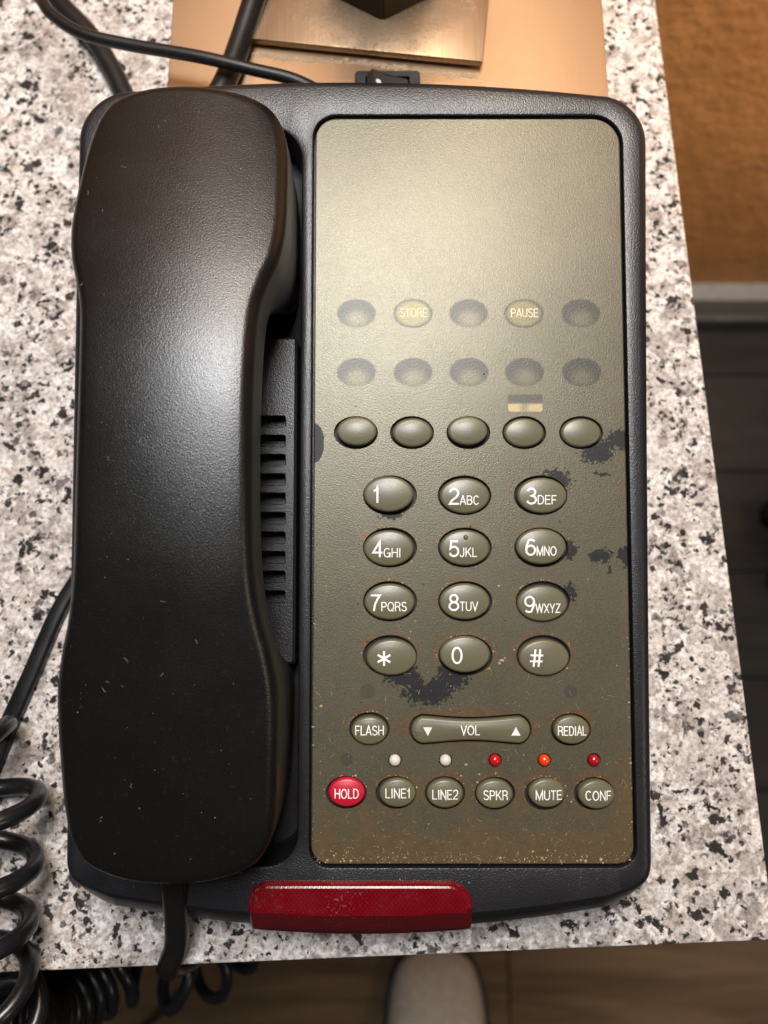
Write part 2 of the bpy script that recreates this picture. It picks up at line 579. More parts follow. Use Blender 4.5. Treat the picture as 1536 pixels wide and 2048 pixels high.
MAT = dict(
    granite=granite(), plate=faceplate_mat(), copper=copper(), bronze=aged_plate(), wall=wall_mat(), lens=lens_mat(),
    housing=plastic('charcoal_grained_plastic', (0.011, 0.011, 0.013), 0.35, 0.55, 0.40, 0.03, 0.5, 0.05),
    shell=plastic('black_handset_plastic', (0.0045, 0.0042, 0.0040), 0.32, 0.38, 0.36, 0.02, 0.55, 0.04),
    shell2=plastic('black_satin_plastic', (0.009, 0.0088, 0.0085), 0.34, 0.0, 0.6, 0.05),
    bed=plastic('charcoal_cradle_plastic', (0.013, 0.013, 0.016), 0.36, 0.55, 0.40, 0.03, 0.5, 0.08),
    pit=simple('dark_interior_plastic', (0.006, 0.006, 0.006), 0.7),
    key=plastic('olive_key_plastic', (0.112, 0.105, 0.064), 0.36, 0.10, 0.5, 0.06, 0.45, 0.10),
    hold=plastic('red_key_plastic', (0.43, 0.008, 0.030), 0.38, 0.06, 0.5, 0.05, 0.45, 0.05),
    ink=simple('white_key_print', (0.80, 0.80, 0.78), 0.5),
    ghost=simple('cream_print_under_film', (0.70, 0.66, 0.44), 0.6),
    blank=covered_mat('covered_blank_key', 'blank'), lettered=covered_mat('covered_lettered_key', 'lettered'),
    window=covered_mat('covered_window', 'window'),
    led_clear=led_mat('clear_led_plastic', (0.66, 0.62, 0.55)), led_red=led_mat('red_led_plastic', (0.50, 0.006, 0.008)),
    led_orange=led_mat('orange_led_plastic', (0.75, 0.05, 0.008)), led_deep=led_mat('deep_red_led_plastic', (0.36, 0.006, 0.014)),
    cable=plastic('black_rubber_cable', (0.009, 0.0085, 0.008), 0.40, 0.12, 1.2, 0.05, 0.5, 0.10),
    coil=plastic('black_vinyl_cord', (0.008, 0.0085, 0.0095), 0.30, 0.0, 1.0, 0.05, 0.5, 0.10),
    post=simple('dark_bronze_post', (0.10, 0.075, 0.055), 0.42, 0.7),
    switch=plastic('grey_switch_plastic', (0.030, 0.029, 0.030), 0.42, 0.15, 0.6),
    cabinet=plank_mat('dark_cabinet_wood', (0.022, 0.015, 0.011), (0.045, 0.030, 0.020)),
    trim=simple('grey_trim_paint', (0.24, 0.235, 0.23), 0.5),
    trim_dark=simple('charcoal_trim_paint', (0.035, 0.034, 0.034), 0.5),
    shoe=simple('pale_beige_canvas', (0.60, 0.53, 0.44), 0.85),
    shoe_tongue=simple('light_beige_knit', (0.72, 0.64, 0.55), 0.9),
    sole=simple('black_rubber_sole', (0.012, 0.011, 0.010), 0.6),
    wheel=simple('black_wheel_rubber', (0.006, 0.006, 0.006), 0.6),
    crumb=simple('tan_crumbs', (0.42, 0.30, 0.17), 0.9),
    crumb_dark=simple('brown_crumbs', (0.10, 0.055, 0.03), 0.9),
    residue=simple('pale_residue', (0.44, 0.33, 0.21), 0.8),
    dust=simple('pale_dust', (0.42, 0.40, 0.36), 0.9),
)
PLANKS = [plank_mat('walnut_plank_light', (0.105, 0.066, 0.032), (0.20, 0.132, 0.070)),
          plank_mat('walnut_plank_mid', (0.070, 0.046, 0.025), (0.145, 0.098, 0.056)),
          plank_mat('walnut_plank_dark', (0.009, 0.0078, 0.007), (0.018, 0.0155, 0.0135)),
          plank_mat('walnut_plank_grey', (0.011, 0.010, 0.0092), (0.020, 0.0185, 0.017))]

# ------------------------------------------------------------------ setting: floor, wall
FLOOR = -600
bm = bmesh.new()
add_box(bm, -900, 1300, -900, 470, FLOOR - 40, FLOOR - 6)
floor = tag(link('floor', bm, MAT['pit']), kind='structure')
tag(floor, 'dark brown wood plank floor below the granite counter', 'floor')
row = 0
y = -600
while y < 424:
    w = 118
    cuts = [-620 + (row * 377) % 500, 128 if row < 3 else 96 + (row * 53) % 60, 640 + (row * 137) % 300]
    xs = [-880] + cuts + [1260]
    for i, (a, b) in enumerate(zip(xs, xs[1:])):
        if b - a < 60:
            continue
        bm = bmesh.new()
        add_box(bm, -(b - a) / 2 + 0.8, (b - a) / 2 - 0.8, -w / 2 + 0.8, min(w / 2 - 0.8, 424 - y - w / 2), -6, random.uniform(-0.3, 0.3), 0.8, 1)
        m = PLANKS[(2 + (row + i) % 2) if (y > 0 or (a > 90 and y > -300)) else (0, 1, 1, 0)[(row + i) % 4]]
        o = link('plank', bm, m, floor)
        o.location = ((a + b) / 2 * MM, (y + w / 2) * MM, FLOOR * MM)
    y += w
    row += 1

bm = bmesh.new()
add_box(bm, -900, 1300, 428, 470, FLOOR - 5, 1500)
wall = tag(link('wall', bm, MAT['wall']), 'orange brown wall with orange peel texture behind the counter', 'wall', kind='structure')
bm = bmesh.new()
prof = [(428, FLOOR + 66), (413, FLOOR + 66), (409, FLOOR + 63), (408.5, FLOOR + 30), (428, FLOOR + 29)]
for x in (-900, 1300):
    for (py, pz) in prof:
        bm.verts.new(Vector((x, py, pz)) * MM)
bm.verts.ensure_lookup_table()
n = len(prof)
bridge(bm, bm.verts[:n], bm.verts[n:])
bm.faces.new(bm.verts[:n])
bm.faces.new(bm.verts[n:][::-1])
link('baseboard', bm, MAT['trim'], wall)
bm = bmesh.new()
add_box(bm, -900, 1300, 400, 428, FLOOR, FLOOR + 28.5, 6, 3)
link('shoe_moulding', bm, MAT['trim_dark'], wall)

# ------------------------------------------------------------------ stand with granite top
stand = tag(empty('nightstand', (0.0, 0.15, FLOOR * MM)),
            'stand with speckled white, grey and black polished granite top under the telephone', 'nightstand')
rot = math.radians(2.2)
corner = Vector((126.6, -86.0))           # front right corner of the slab
dirx = Vector((math.cos(rot), math.sin(rot)))
diry = Vector((-math.sin(rot), math.cos(rot)))


def slab_loop(x0, x1, y0, y1, r):
    return [corner + dirx * p.x + diry * p.y for p in rrect(x0, x1, y0, y1, r, 6)]


bm = bmesh.new()
lo = slab_loop(-560, 0, 0, 500, 4)
r0 = ring(bm, inset(lo, 2.0), 0)
r1 = ring(bm, inset(lo, 0.6), -0.6)
r2 = ring(bm, lo, -2.0)
r3 = ring(bm, lo, -24)
r4 = ring(bm, inset(lo, 2.0), -26)
for a, b in ((r0, r1), (r1, r2), (r2, r3), (r3, r4)):
    bridge(bm, a, b)
bm.faces.new(r0)
bm.faces.new(r4[::-1])
# keep the slab clear of the wall
bmesh.ops.bisect_plane(bm, geom=bm.verts[:] + bm.edges[:] + bm.faces[:], plane_co=(0, 0.427, 0), plane_no=(0, 1, 0), clear_outer=True)
bmesh.ops.holes_fill(bm, edges=[e for e in bm.edges if e.is_boundary])
top = link('countertop', bm, MAT['granite'])
top.parent = stand
top.matrix_parent_inverse = Matrix.Translation(-stand.location)
bm = bmesh.new()
c2 = corner + dirx * -300 + diry * 240
add_box(bm, -235, 235, -175, 150, FLOOR, -26, 3, 2, Matrix.Translation((c2.x * MM, c2.y * MM, 0)) @ Matrix.Rotation(rot, 4, 'Z'))
cab = link('cabinet', bm, MAT['cabinet'], stand)
cab.matrix_parent_inverse = Matrix.Translation(-stand.location)

# ------------------------------------------------------------------ lamp foot behind the telephone
lamp = tag(empty('table_lamp', (0.0, 0.27, 0)), 'table lamp with brushed copper box base and dark post, behind the telephone', 'lamp')


def under(root, o):
    o.parent = root
    o.matrix_parent_inverse = Matrix.Translation(-root.location)
    return o


bm = bmesh.new()
lo = rrect(-77.8, 80.4, 194, 345, 1.5, 4)
r0 = ring(bm, inset(lo, 0.8), 30)
r1 = ring(bm, inset(lo, 0.2), 29.8)
r2 = ring(bm, lo, 29.2)
r3 = ring(bm, lo, 0.3)
for a, b in ((r0, r1), (r1, r2), (r2, r3)):
    bridge(bm, a, b)
sw = rrect(-8.6, 11.1, 194.9, 208.9, 1.2, 4)      # opening for the switch
s0 = ring(bm, sw, 30)
s1 = ring(bm, sw, 24)
bridge(bm, s0, s1)
fill(bm, [r0, s0])
bm.faces.new(r3[::-1])
under(lamp, link('base', bm, MAT['copper']))
bm = bmesh.new()
RP = Matrix.Translation((-2.8 * MM, 252 * MM, 0)) @ Matrix.Rotation(math.radians(-6.6), 4, 'Z')
add_box(bm, -42.2, 42.2, -36.2, 42, 31.6, 34.2, 0.35, 2, RP)
add_box(bm, -38, 38, -32, 38, 30.02, 31.6, 0, 1, RP)
under(lamp, link('mounting_plate', bm, MAT['bronze']))
bm = bmesh.new()
hexa = [Vector((-0.5 + 23 * math.sin(math.radians(60 * k + 180)), 250.9 + 23 * math.cos(math.radians(60 * k + 180)))) for k in range(6)]
a = ring(bm, hexa, 34.1)
b = ring(bm, hexa, 380)
bridge(bm, a, b)
bm.faces.new(a)
bm.faces.new(b)
bmesh.ops.bevel(bm, geom=[e for e in bm.edges if abs(e.verts[0].co.z - e.verts[1].co.z) > 0.1], offset=0.9 * MM, segments=2, affect='EDGES')
under(lamp, link('post', bm, MAT['post']))
bm = bmesh.new()
lo = rrect(-10.4, 12.9, 195.2, 209.9, 1.6, 5)
hole = rrect(-6.6, 9.2, 197.5, 207.4, 0.6, 3)
r0, r1, r2 = ring(bm, inset(lo, 0.5), 31.6), ring(bm, lo, 31.2), ring(bm, lo, 30.05)
bridge(bm, r0, r1)
bridge(bm, r1, r2)
h0, h1 = ring(bm, hole, 31.6), ring(bm, hole, 25)
bridge(bm, h0, h1)
fill(bm, [r0, h0])
bm.faces.new(h1)
sh = under(lamp, link('switch_housing', bm, MAT['switch']))
bm = bmesh.new()
pr = [(-6.0, 27), (-6.0, 33.2), (-4.0, 36.0), (1.4, 32.6), (8.6, 30.8), (8.6, 27)]
vs_ = [[bm.verts.new(Vector((x, yy, z)) * MM) for x, z in pr] for yy in (197.9, 207.0)]
bridge(bm, vs_[0], vs_[1])
bm.faces.new(vs_[0])
bm.faces.new(vs_[1][::-1])
bmesh.ops.bevel(bm, geom=bm.edges[:], offset=0.35 * MM, segments=2, affect='EDGES')
rk = link('rocker', bm, MAT['switch'], sh)
bm = bmesh.new()
a = ring(bm, ellipse(-1.9, 202.4, 0.95, 0.95, 20), lambda p: 34.75 - 0.63 * (p[0] + 1.9))
b = ring(bm, ellipse(-1.9, 202.4, 0.95, 0.95, 20), lambda p: 34.3 - 0.63 * (p[0] + 1.9))
bridge(bm, a, b)
bm.faces.new(a)
link('dot_mark', bm, MAT['ink'], sh)

bm = bmesh.new()
for k in range(260):
    t = random.random()
    c = RP @ (Vector((-41 + 82 * t, -38.8 + random.gauss(0, 0.5) - 0.6 * math.sin(t * 9), 30.05)) * MM)
    r = random.uniform(0.25, 0.7) * MM
    vv = [bm.verts.new(c + Vector((r * 1.8 * math.cos(a), r * math.sin(a), 0))) for a in (0.2, 1.4, 2.7, 4.0, 5.2)]
    tp = bm.verts.new(c + Vector((0, 0, r * 0.4)))
    for i in range(5):
        bm.faces.new((vv[i], vv[(i + 1) % 5], tp))
tag(link('residue', bm, MAT['residue'], None, None, False), 'pale crusty residue along the front of the lamp mounting plate', 'residue', kind='stuff')

# ------------------------------------------------------------------ telephone
TILT = math.radians(7.9)
PHONE_AT = (0.0, -0.0505, 0.0)
phone = tag(empty('desk_telephone', PHONE_AT, (TILT, 0, 0)),
            'black desk telephone with worn olive keypad faceplate and red message lamp on granite', 'telephone')
WF = 29.7                                  # height of the faceplate in the tilted frame
TT = math.tan(TILT)


def ground_w(v):
    return -v * TT + 0.3


# housing


def edge_pts(p, q, bow, n):
    p, q = Vector(p), Vector(q)
    d = (q - p).normalized()
    nn = Vector((d.y, -d.x))
    return [p.lerp(q, k / n) + nn * bow * 4 * (k / n) * (1 - k / n) for k in range(n + 1)]


def rounded(edges, radii, m=14):
    """closed outline of bowed edges whose corners are replaced by circular arcs; radii[i] lies between edge i and i+1"""
    out = []
    N = len(edges)
    for i, e in enumerate(edges):
        r0, r1 = radii[i - 1], radii[i]
        mid = [p for p in e if (p - e[0]).length > r0 * 1.03 and (p - e[-1]).length > r1 * 1.03]
        out += mid
        nx = edges[(i + 1) % N]
        C = e[-1]
        d1 = (e[-2] - C).normalized()
        d2 = (nx[1] - C).normalized()
        A, B = C + d1 * r1, C + d2 * r1
        for k in range(m + 1):
            t = k / m
            w0, w1, w2 = (1 - t) ** 2, 2 * t * (1 - t) * 0.72, t * t
            out.append((A * w0 + C * w1 + B * w2) / (w0 + w1 + w2))
    return out


cFL, cFR, cRR, cRL = (-93.0, -13.6), (78.4, -14.2), (81.8, 230.2), (-94.9, 231.6)
outer = rounded([edge_pts(cFL, cFR, 8.9, 60), edge_pts(cFR, cRR, -0.4, 40), edge_pts(cRR, cRL, 5.4, 60), edge_pts(cRL, cFL, 0.3, 40)],
                [13.5, 13.5, 14.5, 14])
area2 = sum(a[0] * b[1] - b[0] * a[1] for a, b in zip(outer, outer[1:] + outer[:1]))
if area2 < 0:
    outer.reverse()
RIM = WF + 1.0
front = lambda nrm: (lambda t: t * t * (3 - 2 * t))(min(1.0, max(0.0, (-nrm.y - 0.25) / 0.7)))
bm = bmesh.new()
loops = []
for k in range(7):
    a = math.radians(90 * k / 6)
    ins = lambda nrm, a=a: (3.0 * (1 - math.sin(a))) * (1 - front(nrm)) + front(nrm) * (0.6 + 6.4 * (1 - k / 6))
    dz = 3.0 * (1 - math.cos(a))
    dzf = (0.0, 0.6, 1.75, 2.95, 4.2, 5.6, 7.0)[k]
    lp = inset(outer, ins)
    nr = [(lp[i] - outer[i]) for i in range(len(outer))]
    vs_ = []
    for i, p in enumerate(lp):
        aa, bb = outer[i - 1], outer[(i + 1) % len(outer)]
        t = (bb - aa).normalized()
        f = front(Vector((t.y, -t.x)))
        vs_.append(bm.verts.new(Vector((p.x, p.y, RIM - dz * (1 - f) - dzf * f)) * MM))
    loops.append(vs_)
base_loop = ring(bm, inset(outer, lambda nrm: 1.2 - 1.2 * front(nrm)), lambda p: ground_w(p[1]) + 3.0)
under_loop = ring(bm, inset(outer, 3.0), lambda p: ground_w(p[1]))
loops += [base_loop, under_loop]
for a, b in zip(loops, loops[1:]):
    bridge(bm, a, b)
# recess for the faceplate
pl = rrect(-21.4, 0, -1.7, 224.2, 6, 8)
pl = [Vector((p.x if p.x < -10 else p.x, p.y)) for p in pl]


def plate_loop(g=0.0):
    # the plate widens a touch to the rear
    out = []
    for p in rrect(0, 1000, -1.4 - g, 224.0 + g, 7 + g, 8):
        pass
    lo = rrect(-21.2 - g, 73.0 + g, -1.4 - g, 224.0 + g, (5.2 + g, 5.2 + g, 8.5 + g, 6.5 + g), 10)
    return lo


rec = plate_loop(0.7)
c0 = ring(bm, inset(rec, -0.45), RIM)
c1 = ring(bm, inset(rec, -0.12), RIM - 0.12)
c2_ = ring(bm, rec, RIM - 0.45)
c3 = ring(bm, rec, WF - 4)
for a, b in ((c0, c1), (c1, c2_), (c2_, c3)):
    bridge(bm, a, b)
bm.faces.new(c3)
# channel for the handset
ch = rrect(-87.5, -25.3, -1.5, 221.0, (14, 9, 11, 14), 8)
d0 = ring(bm, inset(ch, -1.1), RIM)
d1 = ring(bm, inset(ch, -0.35), RIM - 0.3)
d2 = ring(bm, ch, RIM - 1.1)
d3 = ring(bm, inset(ch, 0.8), WF - 16)
for a, b in ((d0, d1), (d1, d2), (d2, d3)):
    bridge(bm, a, b)
bm.faces.new(d3).material_index = 1  # channel floor coloured near black to deepen the shade in the gap
fill(bm, [loops[0], c0, d0])
bm.faces.new(under_loop[::-1])
link('housing', bm, MAT['housing'], phone, 28).data.materials.append(MAT['pit'])

# cradle bed between the two cups, with vent slots
bm = bmesh.new()
bed = rrect(-86.2, -26.8, 56, 156, 1.0, 4)
b0, b1, b2 = ring(bm, inset(bed, 0.8), WF - 3), ring(bm, bed, WF - 3.8), ring(bm, bed, WF - 15.9)
bridge(bm, b0, b1)
bridge(bm, b1, b2)
slots = []
for k in range(10):
    v = 129.6 - 5.93 * k
    s = rrect(-58, -30.2 + 0.03 * k, v - 1.75, v + 1.75, 0.6, 3)
    t0, t1, t2 = ring(bm, inset(s, -0.2), WF - 3), ring(bm, s, WF - 3.25), ring(bm, s, WF - 8)
    bridge(bm, t0, t1)
    bridge(bm, t1, t2)
    bm.faces.new(t2)
    slots.append(t0)
fill(bm, [b0] + slots)
link('cradle_bed', bm, MAT['bed'], phone, 30)

# keys ------------------------------------------------------------------
KEYS = []       # (kind, cx, cy, a, b, [(text, x_left, baseline, cap height, squeeze)])
big = [('1', ''), ('2', 'ABC'), ('3', 'DEF'), ('4', 'GHI'), ('5', 'JKL'), ('6', 'MNO'), ('7', 'PQRS'), ('8', 'TUV'), ('9', 'WXYZ'),
       ('*', ''), ('0', ''), ('#', '')]
cx_ = (1.8, 24.2, 47.1)
cy_ = (106.7, 91.0, 75.0, 59.0)
for i, (d, l) in enumerate(big):
    cx, cy = cx_[i % 3] + (0.25 if i in (8, 11) else 0), cy_[i // 3]
    KEYS.append(['number_key', cx, cy, 7.45, 5.35, d, l])
for cx in (-8.5, 8.45, 25.5, 42.4, 59.6):
    KEYS.append(['memory_key', cx, 125.7, 6.0, 4.4, '', ''])
for t, cx, cy in (('FLASH', -4.3, 37.6), ('REDIAL', 55.1, 37.3), ('HOLD', -11.1, 19.1), ('LINE1', 3.5, 19.1), ('LINE2', 17.9, 19.0),
                  ('SPKR', 32.6, 18.9), ('MUTE', 47.2, 18.7), ('CONF', 61.7, 18.8)):
    KEYS.append(['hold_key' if t == 'HOLD' else 'function_key', cx, cy, 5.35, 4.15, t, ''])


def vol_loop(g=0.0):
    out = []
    N = 60
    L, re, rm = 17.5 + g, 3.95 + g, 2.95 + g
    top_ = []
    for k in range(9):                                       # right end
        a = math.radians(-78 + 156 * k / 8)
        top_.append((L - re + re * math.cos(a), re * math.sin(a)))
    for k in range(1, 12):
        x = (L - re) - 2 * (L - re) * k / 12
        top_.append((x, rm + (re - rm) * min(1, abs(x) / (L - re)) ** 1.7 * 0.98))
    for k in range(9):
        a = math.radians(102 + 156 * k / 8)
        top_.append((-(L - re) + re * math.cos(a), re * math.sin(a)))
    for k in range(1, 12):
        x = -(L - re) + 2 * (L - re) * k / 12
        top_.append((x, -(rm + (re - rm) * min(1, abs(x) / (L - re)) ** 1.7 * 0.98)))
    return [Vector((25.5 + x, 37.4 + y)) for x, y in top_]


LEDS = ((3.2, MAT['led_clear'], 'clear'), (18.1, MAT['led_clear'], 'clear'), (32.7, MAT['led_red'], 'red'),
        (47.2, MAT['led_orange'], 'orange'), (61.8, MAT['led_deep'], 'deep red'))

# faceplate with real openings for every key and diode
bm = bmesh.new()
lo = plate_loop(0.0)
p0, p1, p2 = ring(bm, inset(lo, 0.35), WF), ring(bm, lo, WF - 0.25), ring(bm, lo, WF - 1.6)
bridge(bm, p0, p1)
bridge(bm, p1, p2)
holes = []
for (kind, cx, cy, a, b, t, l) in KEYS:
    holes.append(ellipse(cx, cy, a + 0.55, b + 0.55, 36))
holes.append(vol_loop(0.55))
for (u, m, c) in LEDS:
    holes.append(ellipse(u, 28.45, 1.95, 1.95, 20))
hl = []
for h in holes:
    t0, t1, t2 = ring(bm, inset(h, -0.15), WF), ring(bm, h, WF - 0.15), ring(bm, h, WF - 1.6)
    bridge(bm, t0, t1)
    bridge(bm, t1, t2)
    hl.append(t0)
fill(bm, [p0] + hl)
plate = link('faceplate', bm, MAT['plate'], phone, 30)
bm = bmesh.new()
lo = inset(plate_loop(0.0), 0.4)
a = ring(bm, lo, WF - 1.65)
b = ring(bm, lo, WF - 3.9)
bridge(bm, a, b)
bm.faces.new(a)
bm.faces.new(b[::-1])
link('key_mat', bm, MAT['pit'], phone, None)


def crown(x, y, a, b, h):
    return h * max(0.0, 1 - (x / a) ** 2 * 0.9 - (y / b) ** 2 * 0.9)


TOP = 1.55      # height of a key's shoulder above the plate
DOME = 0.75


def key_mesh(a, b, loop=None):
    bm = bmesh.new()
    base = loop or ellipse(0, 0, a, b, 40)
    rings = [ring(bm, base, WF - 1.6)]
    for k in range(6):
        t = math.radians(90 * k / 5)
        r = 0.95
        rings.append(ring(bm, inset(base, r * (1 - math.cos(t))), WF + TOP - r + r * math.sin(t)))
    shoulder = inset(base, 0.95)
    for f in (0.82, 0.6, 0.36, 0.15):
        lp = [Vector((p.x * f, p.y * f)) if loop is None else p for p in shoulder]
        if loop is not None:
            lp = [Vector((p.x, 37.4 + (p.y - 37.4) * f)) for p in shoulder]
            rings.append(ring(bm, lp, lambda p, f=f: WF + TOP + 0.35 * (1 - f * f)))
        else:
            rings.append(ring(bm, lp, lambda p: WF + TOP + crown(p[0], p[1], a, b, DOME)
                              - crown(shoulder[0].x, 0, a, b, DOME) * 0.999))
    for x, y in zip(rings, rings[1:]):
        bridge(bm, x, y)
    bm.faces.new(rings[-1])
    return bm


def key_top(x, y, a, b):
    s = a - 0.95
    return WF + TOP + max(-0.05, crown(x, y, a, b, DOME) - crown(s, 0, a, b, DOME) * 0.999)


def arc(cx, cy, rx, ry, a0, a1, n=14):
    return [(cx + rx * math.cos(math.radians(a0 + (a1 - a0) * k / n)), cy + ry * math.sin(math.radians(a0 + (a1 - a0) * k / n))) for k in range(n + 1)]


# sans-serif capitals and figures as strokes on a cap height of 1: (advance width, strokes)
GLYPH = {
    '0': (.58, [arc(.29, .5, .25, .46, 90, 450, 28)]),
    '1': (.36, [[(.04, .74), (.15, .76), (.22, .84), (.245, .99), (.245, .0)]]),
    '2': (.58, [arc(.29, .70, .235, .26, 170, -20, 16) + [(.42, .46), (.16, .24), (.06, .05), (.55, .05)]]),
    '3': (.58, [arc(.28, .735, .21, .225, 165, -90, 14) + arc(.28, .275, .245, .235, 90, -165, 16)[0:]]),
    '4': (.60, [[(.42, .0), (.42, .94), (.04, .28), (.57, .28)]]),
    '5': (.58, [[(.51, .94), (.14, .94), (.085, .50)] + arc(.28, .325, .245, .285, 140, -160, 18)]),
    '6': (.58, [arc(.32, .68, .245, .28, 40, 120, 6) + arc(.36, .40, .31, .50, 140, 180, 6) + arc(.29, .32, .24, .28, 180, 540, 24)]),
    '7': (.56, [[(.04, .94), (.52, .94), (.38, .70), (.26, .40), (.20, .0)]]),
    '8': (.58, [arc(.29, .735, .20, .215, -90, 270, 22), arc(.29, .275, .245, .235, 90, 450, 24)]),
    '9': (.58, [arc(.26, .32, .245, .28, 220, 300, 6) + arc(.22, .60, .31, .50, 320, 360, 6) + arc(.29, .68, .24, .28, 0, 360, 24)]),
    'A': (.68, [[(.03, 0), (.34, 1), (.65, 0)], [(.14, .32), (.54, .32)]]),
    'B': (.66, [[(.08, .05), (.08, .95), (.36, .95)] + arc(.36, .735, .21, .215, 90, -90, 10) + [(.08, .52)], [(.32, .52)] + arc(.36, .285, .24, .235, 90, -90, 10) + [(.06, .05)]]),
    'C': (.72, [arc(.37, .5, .30, .46, 42, 318, 22)]),
    'D': (.70, [[(.08, .05), (.08, .95), (.32, .95)] + arc(.32, .5, .31, .45, 90, -90, 16) + [(.06, .05)]]),
    'E': (.62, [[(.58, .95), (.08, .95), (.08, .05), (.59, .05)], [(.08, .52), (.54, .52)]]),
    'F': (.58, [[(.56, .95), (.08, .95), (.08, 0)], [(.08, .50), (.49, .50)]]),
    'G': (.76, [arc(.38, .5, .31, .46, 45, 330, 22) + [(.68, .45), (.40, .45)], [(.685, .45), (.685, 0)]]),
    'H': (.70, [[(.08, 0), (.08, 1)], [(.62, 0), (.62, 1)], [(.08, .52), (.62, .52)]]),
    'I': (.24, [[(.12, 0), (.12, 1)]]),
    'J': (.52, [[(.42, 1), (.42, .26)] + arc(.23, .26, .19, .22, 0, -180, 12)]),
    'K': (.68, [[(.08, 0), (.08, 1)], [(.60, 1), (.08, .38)], [(.26, .58), (.64, 0)]]),
    'L': (.56, [[(.08, 1), (.08, .05), (.54, .05)]]),
    'M': (.84, [[(.08, 0), (.08, .98), (.42, .04), (.76, .98), (.76, 0)]]),
    'N': (.70, [[(.08, 0), (.08, .98), (.62, .02), (.62, 1)]]),
    'O': (.78, [arc(.39, .5, .32, .46, 90, 450, 30)]),
    'P': (.64, [[(.08, 0), (.08, .95), (.34, .95)] + arc(.34, .71, .24, .24, 90, -90, 12) + [(.08, .47)]]),
    'Q': (.78, [arc(.39, .5, .32, .46, 90, 450, 30), [(.46, .24), (.70, -.03)]]),
    'R': (.68, [[(.08, 0), (.08, .95), (.36, .95)] + arc(.36, .725, .23, .225, 90, -90, 12) + [(.08, .50)], [(.38, .50), (.55, .38), (.58, .10), (.63, 0)]]),
    'S': (.64, [arc(.32, .735, .23, .225, 25, 230, 14) + arc(.32, .27, .255, .23, 60, -165, 18)]),
    'T': (.60, [[(.02, .95), (.58, .95)], [(.30, .95), (.30, 0)]]),
    'U': (.70, [[(.08, 1), (.08, .32)] + arc(.35, .32, .27, .28, 180, 360, 16) + [(.62, 1)]]),
    'V': (.64, [[(.03, 1), (.32, .03), (.61, 1)]]),
    'W': (.94, [[(.03, 1), (.25, .04), (.47, .96), (.69, .04), (.91, 1)]]),
    'X': (.64, [[(.04, 1), (.60, 0)], [(.60, 1), (.04, 0)]]),
    'Y': (.64, [[(.03, 1), (.32, .44), (.61, 1)], [(.32, .46), (.32, 0)]]),
    'Z': (.60, [[(.05, .95), (.54, .95), (.05, .05), (.57, .05)]]),
    '*': (1.0, [[(.5, 0), (.5, 1)], [(.07, .25), (.93, .75)], [(.07, .75), (.93, .25)]]),
    '#': (.80, [[(.22, 0), (.34, 1)], [(.50, 0), (.62, 1)], [(.05, .66), (.78, .66)], [(.01, .32), (.74, .32)]]),
}


def text_mesh(name, s, x_left, base, cap, stroke, mat, parent, top_fn, width=None, center=False):
    """flat print laid on the key top a few hundredths of a millimetre proud"""
    total = sum(GLYPH[c][0] for c in s) + 0.06 * (len(s) - 1)
    kx = (width / total) if width else cap
    x = x_left - (total * kx / 2 if center else 0)
    bm = bmesh.new()
    lift = 0.0
    for c in s:
        adv, strokes = GLYPH[c]
        for st in strokes:
            pts = []
            for (a, b) in zip(st, st[1:]):              # short steps so that the print follows the curved key
                L = math.hypot((b[0] - a[0]) * kx, (b[1] - a[1]) * cap)
                k = max(1, int(L / 0.5))
                pts += [(a[0] + (b[0] - a[0]) * j / k, a[1] + (b[1] - a[1]) * j / k) for j in range(k)]
            pts.append(st[-1])
            P2 = [Vector((x + px * kx, base + py * cap)) for px, py in pts]
            P2 = [p for i, p in enumerate(P2) if i == 0 or (p - P2[i - 1]).length > 1e-3]
            lift += 0.003
            prev = None
            h = stroke / 2
            N = len(P2)
            for i, p in enumerate(P2):
                d1 = (p - P2[i - 1]).normalized() if i else (P2[1] - p).normalized()
                d2 = (P2[i + 1] - p).normalized() if i < N - 1 else d1
                t = (d1 + d2)
                t = t.normalized() if t.length > 1e-4 else d1
                m = h / max(0.38, t.dot(d1))
                nn = Vector((-t.y, t.x)) * m
                cur = [bm.verts.new(Vector((q.x, q.y, top_fn(q.x, q.y) + 0.035 + lift)) * MM) for q in (p + nn, p - nn)]
                if prev:
                    bm.faces.new((prev[0], prev[1], cur[1], cur[0]))
                prev = cur
        x += (adv + 0.06) * kx
    for f in bm.faces:
        f.normal_update()
        if f.normal.z < 0:
            f.normal_flip()
    return link(name, bm, mat, parent, None, False)


